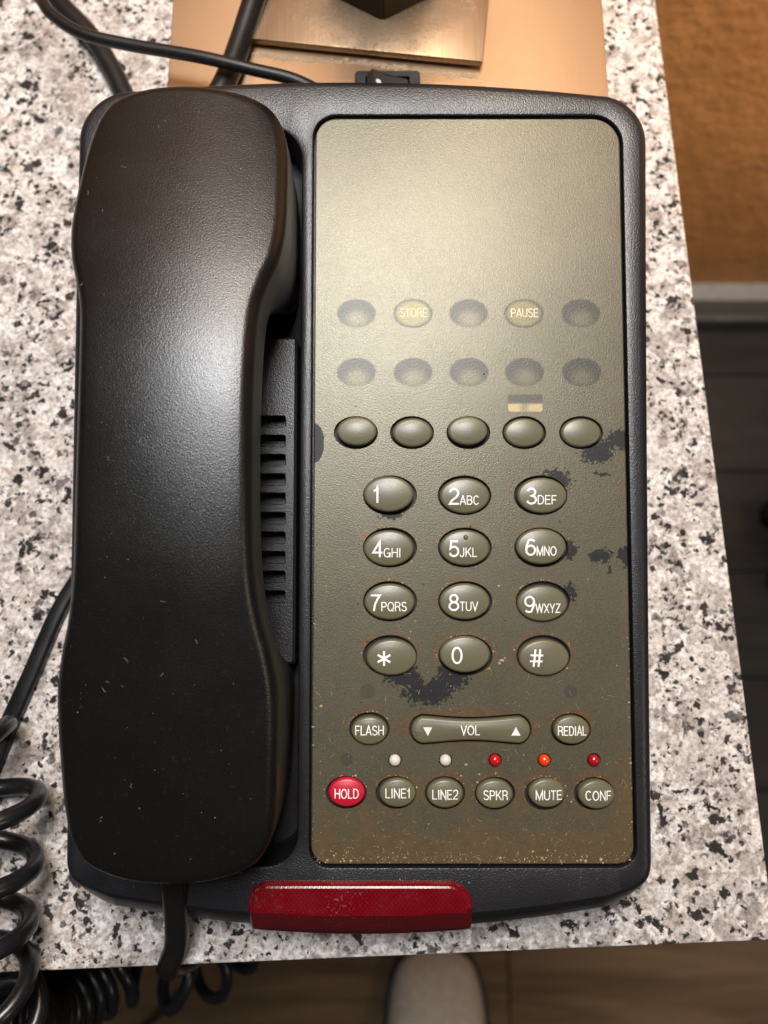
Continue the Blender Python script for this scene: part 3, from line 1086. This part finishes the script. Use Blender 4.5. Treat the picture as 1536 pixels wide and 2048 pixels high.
cache = {}
for (kind, cx, cy, a, b, t, l) in KEYS:
    mk = (kind, a, b)
    if mk not in cache:
        o = link(kind, key_mesh(a, b), MAT['hold'] if kind == 'hold_key' else MAT['key'], phone, 40)
        cache[mk] = o.data
    else:
        o = bpy.data.objects.new(kind, cache[mk])
        col.objects.link(o)
        o.parent = phone
    tx = random.uniform(-0.5, 0.5)
    o.location = (cx * MM, cy * MM, random.uniform(-0.15, 0.15) * MM)
    o.rotation_euler = (math.radians(random.uniform(-1.1, 1.1)), math.radians(random.uniform(-1.0, 1.0)), 0)
    if kind == 'hold_key':
        o['label'] = 'bright red key printed HOLD'
    tf = lambda x, y, a=a, b=b: key_top(x, y, a, b)
    if kind == 'number_key':
        if t == '*':
            text_mesh('legend', t, -4.4, -2.4, 4.3, 0.62, MAT['ink'], o, tf, width=4.3)
        elif t == '#':
            text_mesh('legend', t, -4.3, -2.6, 5.1, 0.55, MAT['ink'], o, tf, width=4.0)
        else:
            x0 = {'7': -5.7, '9': -5.4, '0': -3.9, '1': -4.6}.get(t, -4.8)
            text_mesh('legend', t, x0, -2.7, 4.9, 0.56, MAT['ink'], o, tf, width=1.9 if t == '1' else 3.1)
            if l:
                wd = {'ABC': 5.9, 'DEF': 5.8, 'GHI': 5.2, 'JKL': 5.2, 'MNO': 6.0, 'PQRS': 7.6, 'TUV': 5.4, 'WXYZ': 7.4}[l]
                text_mesh('legend', l, x0 + 3.25, -2.75, 2.75, 0.30, MAT['ink'], o, tf, width=wd)
        if t == '5':
            bm = bmesh.new()
            bmesh.ops.create_uvsphere(bm, u_segments=14, v_segments=8, radius=0.75 * MM)
            pip = link('raised_dot', bm, MAT['key'], o, 60)
            pip.location = (0.25 * MM, 3.05 * MM, (key_top(0.2, 3.0, a, b) - 0.1) * MM)
    elif t:
        wd = {'FLASH': 8.5, 'REDIAL': 8.4, 'HOLD': 7.1, 'LINE1': 7.3, 'LINE2': 7.6, 'SPKR': 7.2, 'MUTE': 7.8, 'CONF': 7.6}[t]
        dy = {'FLASH': -1.2, 'HOLD': -1.6, 'LINE1': -1.3, 'MUTE': -1.8}.get(t, -1.5)
        dx = {'MUTE': 0.4, 'CONF': 0.3, 'SPKR': 0.25, 'HOLD': 0.0}.get(t, 0)
        text_mesh('legend', t, dx, dy, 2.75, 0.31, MAT['ink'], o, tf, width=wd, center=True)

vol = link('volume_key', key_mesh(0, 0, vol_loop(0.0)), MAT['key'], phone, 40)
vt = lambda x, y: WF + TOP + 0.35 * (1 - min(1, abs(y - 37.4) / 3.0) ** 2) - 0.0
text_mesh('legend', 'VOL', 25.3, 36.1, 2.75, 0.31, MAT['ink'], vol, vt, width=5.6, center=True)
for (x, s) in ((12.8, -1), (38.6, 1)):
    bm = bmesh.new()
    tri = [(-1.35, -1.2), (1.35, -1.2), (0, 1.3)]
    vsx = [bm.verts.new(Vector((x + p * 1.0, 37.2 + q * s, vt(x, 37.2 + q * s) + 0.06)) * MM) for p, q in tri]
    bm.faces.new(vsx)
    link('arrow_mark', bm, MAT['ink'], vol, None)

for (u, m, c) in LEDS:
    bm = bmesh.new()
    rings = [ring(bm, ellipse(0, 0, 1.7, 1.7, 20), WF - 1.6)]
    for k in range(6):
        t = math.radians(85 * k / 5)
        rings.append(ring(bm, ellipse(0, 0, 1.7 * math.cos(t), 1.7 * math.cos(t), 20), WF + 0.1 + 1.4 * math.sin(t)))
    for x, y in zip(rings, rings[1:]):
        bridge(bm, x, y)
    bm.faces.new(rings[-1])
    o = link('indicator_light', bm, m, phone, 60)
    o.location = (u * MM, 28.45 * MM, 0)
    o['label'] = 'small round %s indicator diode' % c

# flat ovals for keys under the film, dark wells painted in
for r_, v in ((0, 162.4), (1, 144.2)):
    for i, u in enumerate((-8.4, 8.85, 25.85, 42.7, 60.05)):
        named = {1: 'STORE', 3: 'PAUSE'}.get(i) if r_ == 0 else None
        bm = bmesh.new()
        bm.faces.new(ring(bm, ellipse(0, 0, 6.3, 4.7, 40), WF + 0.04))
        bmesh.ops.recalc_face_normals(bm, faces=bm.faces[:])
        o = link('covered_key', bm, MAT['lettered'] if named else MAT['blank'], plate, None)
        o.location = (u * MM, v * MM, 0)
        if named:
            text_mesh('legend', named, u + 0.2, v - 1.2, 2.7, 0.30, MAT['ghost'], plate, lambda x, y: WF + 0.03, width=8.4, center=True)
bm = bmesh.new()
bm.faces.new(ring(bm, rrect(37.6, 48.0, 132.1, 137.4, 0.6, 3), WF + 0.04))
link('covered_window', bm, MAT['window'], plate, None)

# red message lamp on the front edge
bm = bmesh.new()
lp = rrect(-39.2, 25.8, -22.4, -5.6, (0.6, 0.6, 7.5, 6.0), 10)
dense = []
for i, p in enumerate(lp):
    q = lp[(i + 1) % len(lp)]
    k = max(1, int((q - p).length / 2.5))
    dense += [p.lerp(q, j / k) for j in range(k)]
lens_outer = []
for p in dense:
    bow = 1.6 * (1 - ((p.x + 6.7) / 32.5) ** 2)
    f = max(0.0, min(1.0, (-12 - p.y) / 8))
    lens_outer.append(Vector((p.x, p.y - bow * f)))


def lens_h(p):
    bow = 1.6 * (1 - ((p[0] + 6.7) / 32.5) ** 2)
    crease = -13.9 - bow * 0.75
    return RIM + (1.3 if p[1] > crease else 1.3 - (crease - p[1]) * 0.85)


q0 = ring(bm, lens_outer, lambda p: lens_h(p) - 3.2 if p[1] < -14 else RIM - 1.0)
q1 = ring(bm, lens_outer, lambda p: lens_h(p) - 0.9)
q2 = ring(bm, inset(lens_outer, 0.55), lambda p: lens_h(p) - 0.35)
q3 = ring(bm, inset(lens_outer, 1.2), lambda p: lens_h(p) - 0.3)
q4 = ring(bm, inset(lens_outer, 1.7), lens_h)
for a, b in ((q0, q1), (q1, q2), (q2, q3), (q3, q4)):
    bridge(bm, a, b)
before = set(bm.faces)
fill(bm, [q4])
top_faces = [f for f in bm.faces if f not in before]
inner_edges = list({e for f in top_faces for e in f.edges if len([g for g in e.link_faces if g in before]) == 0})
keep = set(bm.verts)
for y_cut in [-19 + 0.8 * k for k in range(17)]:
    geom = [f for f in bm.faces if f not in before]
    geom = geom + list({e for f in geom for e in f.edges}) + list({v for f in geom for v in f.verts})
    bmesh.ops.bisect_plane(bm, geom=geom, plane_co=(0, y_cut * MM, 0), plane_no=(0, 1, 0))
for x_cut in [-36 + 3 * k for k in range(21)]:
    geom = [f for f in bm.faces if f not in before]
    geom = geom + list({e for f in geom for e in f.edges}) + list({v for f in geom for v in f.verts})
    bmesh.ops.bisect_plane(bm, geom=geom, plane_co=(x_cut * MM, 0, 0), plane_no=(1, 0, 0))
for v in bm.verts:
    if v not in keep:
        v.co.z = lens_h((v.co.x / MM, v.co.y / MM)) * MM
q5 = None
link('message_lamp', bm, MAT['lens'], phone, 25)['label'] = 'translucent red message lamp lens on the front edge'

# ------------------------------------------------------------------ handset
hand = tag(empty('telephone_handset', PHONE_AT, (TILT, 0, 0)),
           'black telephone handset lying in the cradle of the desk telephone', 'handset')
right = [(-55, 217.4), (-46.5, 216.8), (-38.0, 215.0), (-31.6, 211.8), (-27.9, 206), (-26.3, 198), (-25.9, 186), (-26.1, 175), (-27.4, 166), (-30.2, 158),
         (-32.2, 149), (-32.9, 130), (-32.8, 105), (-32.2, 85), (-30.6, 73), (-28.2, 63), (-26.7, 52), (-27.0, 34), (-28.0, 20),
         (-30.4, 12.4), (-35, 7.6), (-44, 4.6)]
left_u = [-63.5, -70.5, -75.6, -78.7, -80.6, -82.1, -82.8, -81.8, -79.6, -77.8, -77.1, -77.2, -77.8, -79.4, -81.8, -83.3, -83.0, -82.0, -79.6, -75, -66]
left = [(u, v) for u, (_, v) in zip(left_u, right[1:])]
hl_ = right + [(-55, 3.8)] + left[::-1]
hl_ = catmull([(*p, 0) for p in hl_], 5, True)
hl_ = [Vector((p.x, p.y)) for p in hl_]
hl_.reverse()                                # counter-clockwise
if sum(a[0] * b[1] - b[0] * a[1] for a, b in zip(hl_, hl_[1:] + hl_[:1])) < 0:
    hl_.reverse()
W_TOP = [(0, 25.0), (14, 28.4), (35, 32), (62, 36), (85, 39.3), (112, 40.6), (140, 39.8), (160, 37.2), (180, 33.6), (200, 29.6), (220, 25.5)]
W_SEAM = [(0, 13), (40, 17), (70, 24), (112, 28), (150, 24.5), (180, 18), (220, 13)]
W_BOT = [(3, -12), (50, -12), (66, 19), (110, 21), (154, 19), (168, -13), (212, -13)]


def spine(p, vlo=24, vhi=198):
    return Vector((-55, min(vhi, max(vlo, p.y))))


def top_w(p):
    return WF + cubic1(W_TOP, p[1]) + CROWN * (1 - ((p[0] + 55) / 27.0) ** 2)


CROWN = 2.8
bm = bmesh.new()
R_ = 3.4
rings = [ring(bm, inset(hl_, 0.35), lambda p: WF + cubic1(W_SEAM, p[1])),
         ring(bm, hl_, lambda p: WF + cubic1(W_SEAM, p[1]) + 0.35)]
for k in range(8):
    t = math.radians(90 * k / 7)
    rings.append(ring(bm, inset(hl_, R_ * (1 - math.cos(t)) * 0.92), lambda p, t=t: top_w(p) - R_ + R_ * math.sin(t)))
for a, b in zip(rings, rings[1:]):
    bridge(bm, a, b)
# the top: rows of quads straight across between mirrored outline points
last = rings[-1]
NR = len(last)
apex = max(range(NR), key=lambda i: last[i].co.y)
rows = []
for k in range(0, NR // 2 + 1):
    A, B = last[(apex + k) % NR], last[(apex - k) % NR]
    if A is B:
        rows.append([A] * 13)
        continue
    row = [A]
    for j in range(1, 12):
        c = A.co.lerp(B.co, j / 12)
        c.z = top_w((c.x / MM, c.y / MM)) * MM
        row.append(bm.verts.new(c))
    rows.append(row + [B])
for ra, rb in zip(rows, rows[1:]):
    for j in range(12):
        q = [ra[j], ra[j + 1], rb[j + 1], rb[j]]
        q2 = [v for i, v in enumerate(q) if v not in q[:i]]
        if len(q2) > 2:
            bm.faces.new(q2)
bm.faces.new(rings[0][::-1])
link('upper_shell', bm, MAT['shell'], hand, 40)
bm = bmesh.new()
lo = inset(hl_, 0.25)
rings = [ring(bm, inset(hl_, 0.9), lambda p: WF + cubic1(W_SEAM, p[1]) - 0.02),
         ring(bm, inset(hl_, 0.3), lambda p: WF + cubic1(W_SEAM, p[1]) - 0.45)]
for f in (0.25, 0.5, 0.75):
    rings.append(ring(bm, inset(hl_, 0.3 + f * 0.3), lambda p, f=f: WF + (1 - f) * (cubic1(W_SEAM, p[1]) - 0.5) + f * (curve1(W_BOT, p[1]) + 2)))
rings.append(ring(bm, inset(hl_, 1.0), lambda p: WF + curve1(W_BOT, p[1]) + 1.6))
rings.append(ring(bm, inset(hl_, 2.4), lambda p: WF + curve1(W_BOT, p[1])))
for f in (0.3, 0.6, 0.9):
    rings.append(ring(bm, [p.lerp(spine(p), f) for p in inset(hl_, 2.4)], lambda p: WF + curve1(W_BOT, p[1])))
for a, b in zip(rings, rings[1:]):
    bridge(bm, a, b)
bm.faces.new(rings[0])
bm.faces.new(rings[-1][::-1])
link('lower_shell', bm, MAT['shell2'], hand, 40)

# ------------------------------------------------------------------ cords
path = catmull([(-150, 289, 5), (-132.6, 266, 4.5), (-118, 249.5, 4.3), (-108, 233.3, 4.2), (-102.5, 222, 4.2), (-95, 210, 4.4), (-86, 202, 9),
                (-76, 194.5, 22), (-66, 190.5, 31), (-58.5, 196, 35), (-54.5, 207, 34.4), (-50.6, 221, 34.6), (-46.2, 236.5, 36), (-38, 262, 38), (-30, 292, 38)], 10)
bm = bmesh.new()
tube(bm, path, 4.0, n=16)
tag(link('power_cable', bm, MAT['cable'], None, 60), 'thick round black cable looping from the granite over the copper lamp base', 'cable')

path = catmull([(-142, 262, 30), (-128, 241, 37), (-119.5, 228.5, 41.5), (-115, 222, 43), (-104.5, 214.6, 43), (-89, 210.6, 42.5), (-63, 205, 43),
                (-45.8, 201, 42.2), (-30, 197.4, 41), (-18, 192.5, 37), (-12, 184, 33)], 10)
bm = bmesh.new()
tube(bm, path, 2.1, 2.1, n=12)
tag(link('telephone_line_cord', bm, MAT['cable'], None, 60), 'thin black cord crossing over the thick cable into the rear of the telephone', 'cord')

path = catmull([(-92, 48, 3), (-100, 41, 2.2), (-107.7, 29.3, 1.9), (-113.5, 17.5, 1.9), (-120.3, -2, 1.9), (-126.5, -19, 1.9), (-133, -38, 1.9), (-146, -70, 1.9)], 10)
bm = bmesh.new()
tube(bm, path, lambda t: 2.4 + 0.9 * t, 1.8, n=16, square=0.35)
tag(link('flat_cord', bm, MAT['coil'], None, 60), 'flat black cord emerging from under the left side of the telephone', 'cord')


def helix(axis, radius, turns, phase=0.0, n=26, up=(0, 0, 1), weight=None):
    """points of a coil wound round a smooth axis; weight(t) gives the turns already done"""
    ax = catmull(axis, 30)
    cum = [0.0]
    for a, b in zip(ax, ax[1:]):
        cum.append(cum[-1] + (b - a).length)
    total = cum[-1]

    def at(s):
        s = max(0, min(total, s))
        for i in range(1, len(cum)):
            if cum[i] >= s:
                t = (s - cum[i - 1]) / max(1e-6, cum[i] - cum[i - 1])
                return ax[i - 1].lerp(ax[i], t), (ax[i] - ax[i - 1]).normalized()
        return ax[-1], (ax[-1] - ax[-2]).normalized()
    out = []
    steps = int(turns * n)
    side = None
    for k in range(steps + 1):
        t = k / steps
        s = total * (weight(t) if weight else t)
        p, d = at(s)
        if side is None:
            side = d.cross(Vector(up)).normalized()
        side = (side - d * side.dot(d)).normalized()
        bn = d.cross(side)
        a = phase + 2 * math.pi * t * turns
        r = radius(t) if callable(radius) else radius
        out.append(p + side * r * math.cos(a) + bn * r * math.sin(a))
    return out


# coiled handset cord: loose turns on the granite, over the front edge, a tight bundle hanging below, then up to the handset
axis = [(-158, 4, 18), (-140, -16, 18), (-124, -33, 18), (-120.5, -50, 18), (-121, -70, 17), (-121.5, -90, 14), (-122, -109, -2), (-129, -124, -30), (-132, -131, -58),
        (-125, -131, -80), (-112, -127, -94), (-100, -128, -102), (-91, -137, -113), (-85, -141, -130), (-78, -140, -150), (-70, -136, -172)]
wt = [(0, 0), (0.28, 0.34), (0.36, 0.43), (0.84, 0.70), (1.0, 1.0)]


def wlin(t):
    for (a, va), (b, vb) in zip(wt, wt[1:]):
        if t <= b:
            return va + (vb - va) * (t - a) / (b - a)
    return 1.0


coil = helix(axis, lambda t: 13.4 - 0.8 * min(1, t * 3), 23, 0.6, weight=wlin)
end = coil[-1]
lead = catmull([end, (-58, -122, -160), (-58, -112, -125), (-62, -107, -80), (-70, -105, -38), (-72, -99, -14), (-68.5, -92, 0), (-64.5, -84, 9), (-62, -75, 19),
                (-60.6, -66, 28), (-60, -57, 35), (-59.5, -48, 40), (-59, -38, 43)], 10)
bm = bmesh.new()
tube(bm, coil + lead[1:], lambda t: 2.8, 2.8, n=12)
cord = tag(link('coiled_cord', bm, MAT['coil'], None, 60), 'coiled black handset cord draped over the front edge of the granite', 'cord')
# strain relief where the cord leaves the handset
bm = bmesh.new()
tube(bm, [p for p in lead if p.z > -15 and p.y > -99], 3.6, 3.1, n=14, square=0.3)
link('strain_relief', bm, MAT['cable'], cord, 60)

bm = bmesh.new()
path = catmull([(-250, -360, FLOOR + 4), (-205, -320, FLOOR + 3.5), (-178, -262, FLOOR + 3.5), (-165, -228, FLOOR + 3.5), (-150, -195, FLOOR + 3.5),
                (-118, -190, FLOOR + 3.5), (-104, -215, FLOOR + 3.5), (-102, -245, FLOOR + 3.5), (-92, -258, FLOOR + 3.5), (-82, -247, FLOOR + 3.5),
                (-79, -215, FLOOR + 3.5), (-72, -185, FLOOR + 3.5), (-40, -165, FLOOR + 3.5)], 12)
tube(bm, path, 3.3, n=10)
tag(link('thin_floor_cord', bm, MAT['cable'], None, 60), 'thin black cord lying in a narrow loop on the brown floor', 'cord')

# ------------------------------------------------------------------ shoe on the floor in front
shoe = tag(empty('shoe', (0.053, -0.416, FLOOR * MM)), 'pale beige canvas shoe on the brown floor in front of the counter', 'shoe')


def shoe_loop(s=0.0):
    pts = [(0, 142), (22, 139), (38, 126), (47, 100), (51, 62), (49, 20), (42, -30), (40, -80), (38, -115), (26, -136), (0, -142),
           (-26, -136), (-38, -115), (-40, -80), (-43, -30), (-50, 20), (-53, 62), (-49, 100), (-40, 126), (-22, 139)]
    lp = [Vector((p.x, p.y)) for p in catmull([(*p, 0) for p in pts], 4, True)]
    lp.reverse()
    return inset(lp, s)


bm = bmesh.new()
rr = [ring(bm, shoe_loop(5), 0.5), ring(bm, shoe_loop(0), 4), ring(bm, shoe_loop(-1), 20), ring(bm, shoe_loop(4), 22)]
for a, b in zip(rr, rr[1:]):
    bridge(bm, a, b)
bm.faces.new(rr[0])
bm.faces.new(rr[-1])
under_z = link('sole', bm, MAT['sole'], shoe, 40)
bm = bmesh.new()
hprof = [(-142, 80), (-60, 92), (0, 82), (50, 62), (90, 47), (120, 40), (142, 32)]
rr = [ring(bm, shoe_loop(3), 21)]
for k in range(1, 7):
    t = math.radians(80 * k / 6)
    f = 1 - math.cos(t)
    rr.append(ring(bm, [Vector((p.x * (1 - f * 0.62), p.y * (1 - f * 0.22))) for p in shoe_loop(3)],
                   lambda p, t=t: 21 + (curve1(hprof, p[1]) - 21) * math.sin(t)))
for a, b in zip(rr, rr[1:]):
    bridge(bm, a, b)
bm.faces.new(rr[-1])
link('upper', bm, MAT['shoe'], shoe, 50)
bm = bmesh.new()
tl = [Vector((p.x, p.y)) for p in catmull([(0, 62, 0), (18, 52, 0), (24, 20, 0), (24, -40, 0), (0, -70, 0), (-24, -40, 0), (-24, 20, 0), (-16, 46, 0)], 4, True)]
tl.reverse()
rr = [ring(bm, tl, lambda p: curve1(hprof, p[1]) - 8), ring(bm, tl, lambda p: curve1(hprof, p[1]) + 2),
      ring(bm, inset(tl, 4), lambda p: curve1(hprof, p[1]) + 5)]
for a, b in zip(rr, rr[1:]):
    bridge(bm, a, b)
bm.faces.new(rr[-1])
bm.faces.new(rr[0])
link('tongue', bm, MAT['shoe_tongue'], shoe, 50)

# ------------------------------------------------------------------ wheels at the right
cast = tag(empty('caster', (0.455, 0.135, FLOOR * MM)), 'black twin wheeled caster standing on the dark floor beside the counter', 'caster')
for dy in (-38, 38):
    bm = bmesh.new()
    rr = []
    for (o_, r) in ((-13, 16), (-12, 26), (-8, 30), (8, 30), (12, 26), (13, 16)):
        rr.append([bm.verts.new(Vector((r * math.cos(2 * math.pi * k / 32), dy + o_, 30 + r * math.sin(2 * math.pi * k / 32))) * MM) for k in range(32)])
    for a, b in zip(rr, rr[1:]):
        bridge(bm, a, b)
    bm.faces.new(rr[0])
    bm.faces.new(rr[-1])
    link('wheel', bm, MAT['wheel'], cast, 40)
bm = bmesh.new()
tube(bm, [(0, -50, 30), (0, 50, 30)], 6, n=12)
link('axle', bm, MAT['trim_dark'], cast, 60)
bm = bmesh.new()
add_box(bm, -12, 14, -20, 20, 24, 74, 5, 2)
link('fork', bm, MAT['trim_dark'], cast, 40)

# ------------------------------------------------------------------ crumbs and dust
TM = Matrix.Translation(PHONE_AT) @ Matrix.Rotation(TILT, 4, 'X')


def flake(bm, p, s, flat=0.5):
    vs_ = []
    for k in range(5):
        a = 2 * math.pi * k / 5 + random.random()
        vs_.append(bm.verts.new(TM @ (Vector((p[0] + s * math.cos(a) * random.uniform(0.5, 1.2), p[1] + s * math.sin(a) * random.uniform(0.5, 1.2), p[2])) * MM)))
    t = bm.verts.new(TM @ (Vector((p[0], p[1], p[2] + s * flat)) * MM))
    for k in range(5):
        bm.faces.new((vs_[k], vs_[(k + 1) % 5], t))


def hair(bm, p, length, wd=0.05):
    a = random.uniform(0, 6.28)
    q = Vector(p)
    prev = None
    for k in range(6):
        d = Vector((math.cos(a), math.sin(a), 0))
        s = Vector((-d.y, d.x, 0)) * wd
        cur = [bm.verts.new(TM @ ((q + s) * MM)), bm.verts.new(TM @ ((q - s) * MM))]
        if prev:
            bm.faces.new((prev[0], prev[1], cur[1], cur[0]))
        prev = cur
        q = q + d * length / 5
        a += random.uniform(-0.6, 0.6)


def blocked(u, v, g=0.5):
    for (kind, cx, cy, a, b, t, l) in KEYS:
        if ((u - cx) / (a + g)) ** 2 + ((v - cy) / (b + g)) ** 2 < 1:
            return True
    return abs(u - 25.5) < 18.5 and abs(v - 37.4) < 4.8


bt, bd = bmesh.new(), bmesh.new()
for k in range(1700):
    z = random.random()
    if z < 0.36:
        u, v = random.uniform(-20.5, 72.5), -1.0 + abs(random.gauss(0, 1.6))
    elif z < 0.50:
        u, v = random.choice((-20.9, 72.6)) + random.gauss(0, 0.35), 125 - 125 * random.random() ** 0.6
    elif z < 0.82:
        K = random.choice([q for q in KEYS if q[0] != 'memory_key'])
        a = random.gauss(math.pi / 2, 1.0)
        g = 1.09 + abs(random.gauss(0, 0.06))
        u, v = K[1] + (K[3] + 0.3) * g * math.cos(a), K[2] + (K[4] + 0.3) * g * math.sin(a)
    else:
        u, v = random.uniform(-20, 72), 105 * random.random() ** 1.6
    if not (-21.0 < u < 72.8 and -1.2 < v < 223) or blocked(u, v):
        continue
    s = min(0.65, 0.145 * random.lognormvariate(0, 0.55))
    flake(bt if random.random() < 0.45 else bd, (u, v, WF + 0.02), s)
for k in range(170):
    u, v = random.uniform(-20, 72), 70 * random.random() ** 1.7
    if not blocked(u, v, 1.5):
        hair(bt, (u, v, WF + 0.1), random.uniform(0.6, 2.2), 0.028)
for (u, v, s) in ((28, 24.4, .45), (35, 57.5, .75), (34.2, 56.6, .6), (36, 58.2, .4), (24.2, 27.2, .5), (69, 56, .35), (-18.6, 44, .55), (32.8, 24.6, .4),
                  (-8.5, 133.8, .38), (30.3, 143.7, .5), (34.2, 79.5, .5)):
    flake(bd if v > 130 else bt, (u, v, WF + 0.02), s)
tag(link('crumbs', bt, MAT['crumb'], None, None, False), 'tan crumbs and grit scattered over the telephone faceplate', 'crumbs', kind='stuff')
tag(link('grime_specks', bd, MAT['crumb_dark'], None, None, False), 'dark brown grime specks round the telephone keys', 'grime', kind='stuff')
bm = bmesh.new()
for k in range(230):
    u, v = random.uniform(-79, -31), random.uniform(10, 208)
    if 66 < v < 156 and not (-74 < u < -36):
        continue
    d = min(1, max(0, (abs(u + 55) - 0) / 24))
    z = WF + cubic1(W_TOP, v) + CROWN * (1 - ((u + 55) / 27.0) ** 2)
    if random.random() < 0.9:
        flake(bm, (u, v, z + 0.02), min(0.20, 0.060 * random.lognormvariate(0, 0.5)), 0.6)
    else:
        hair(bm, (u, v, z + 0.12), random.uniform(0.6, 1.7), 0.020)
for k in range(60):
    u, v = random.uniform(-86, 74), random.uniform(-9, -3)
    if -40 < u < 27:
        continue
    flake(bm, (u, v, RIM + 0.01), min(0.2, 0.07 * random.lognormvariate(0, 0.5)))
for k in range(70):
    u = random.uniform(-39, 25.5)
    flake(bm, (u, random.choice((-5.4, -6.0)) + random.gauss(0, 0.25), RIM + 0.4), min(0.25, 0.09 * random.lognormvariate(0, 0.5)))
tag(link('dust_specks', bm, MAT['dust'], None, None, False), 'pale dust specks and lint on the black handset', 'dust', kind='stuff')
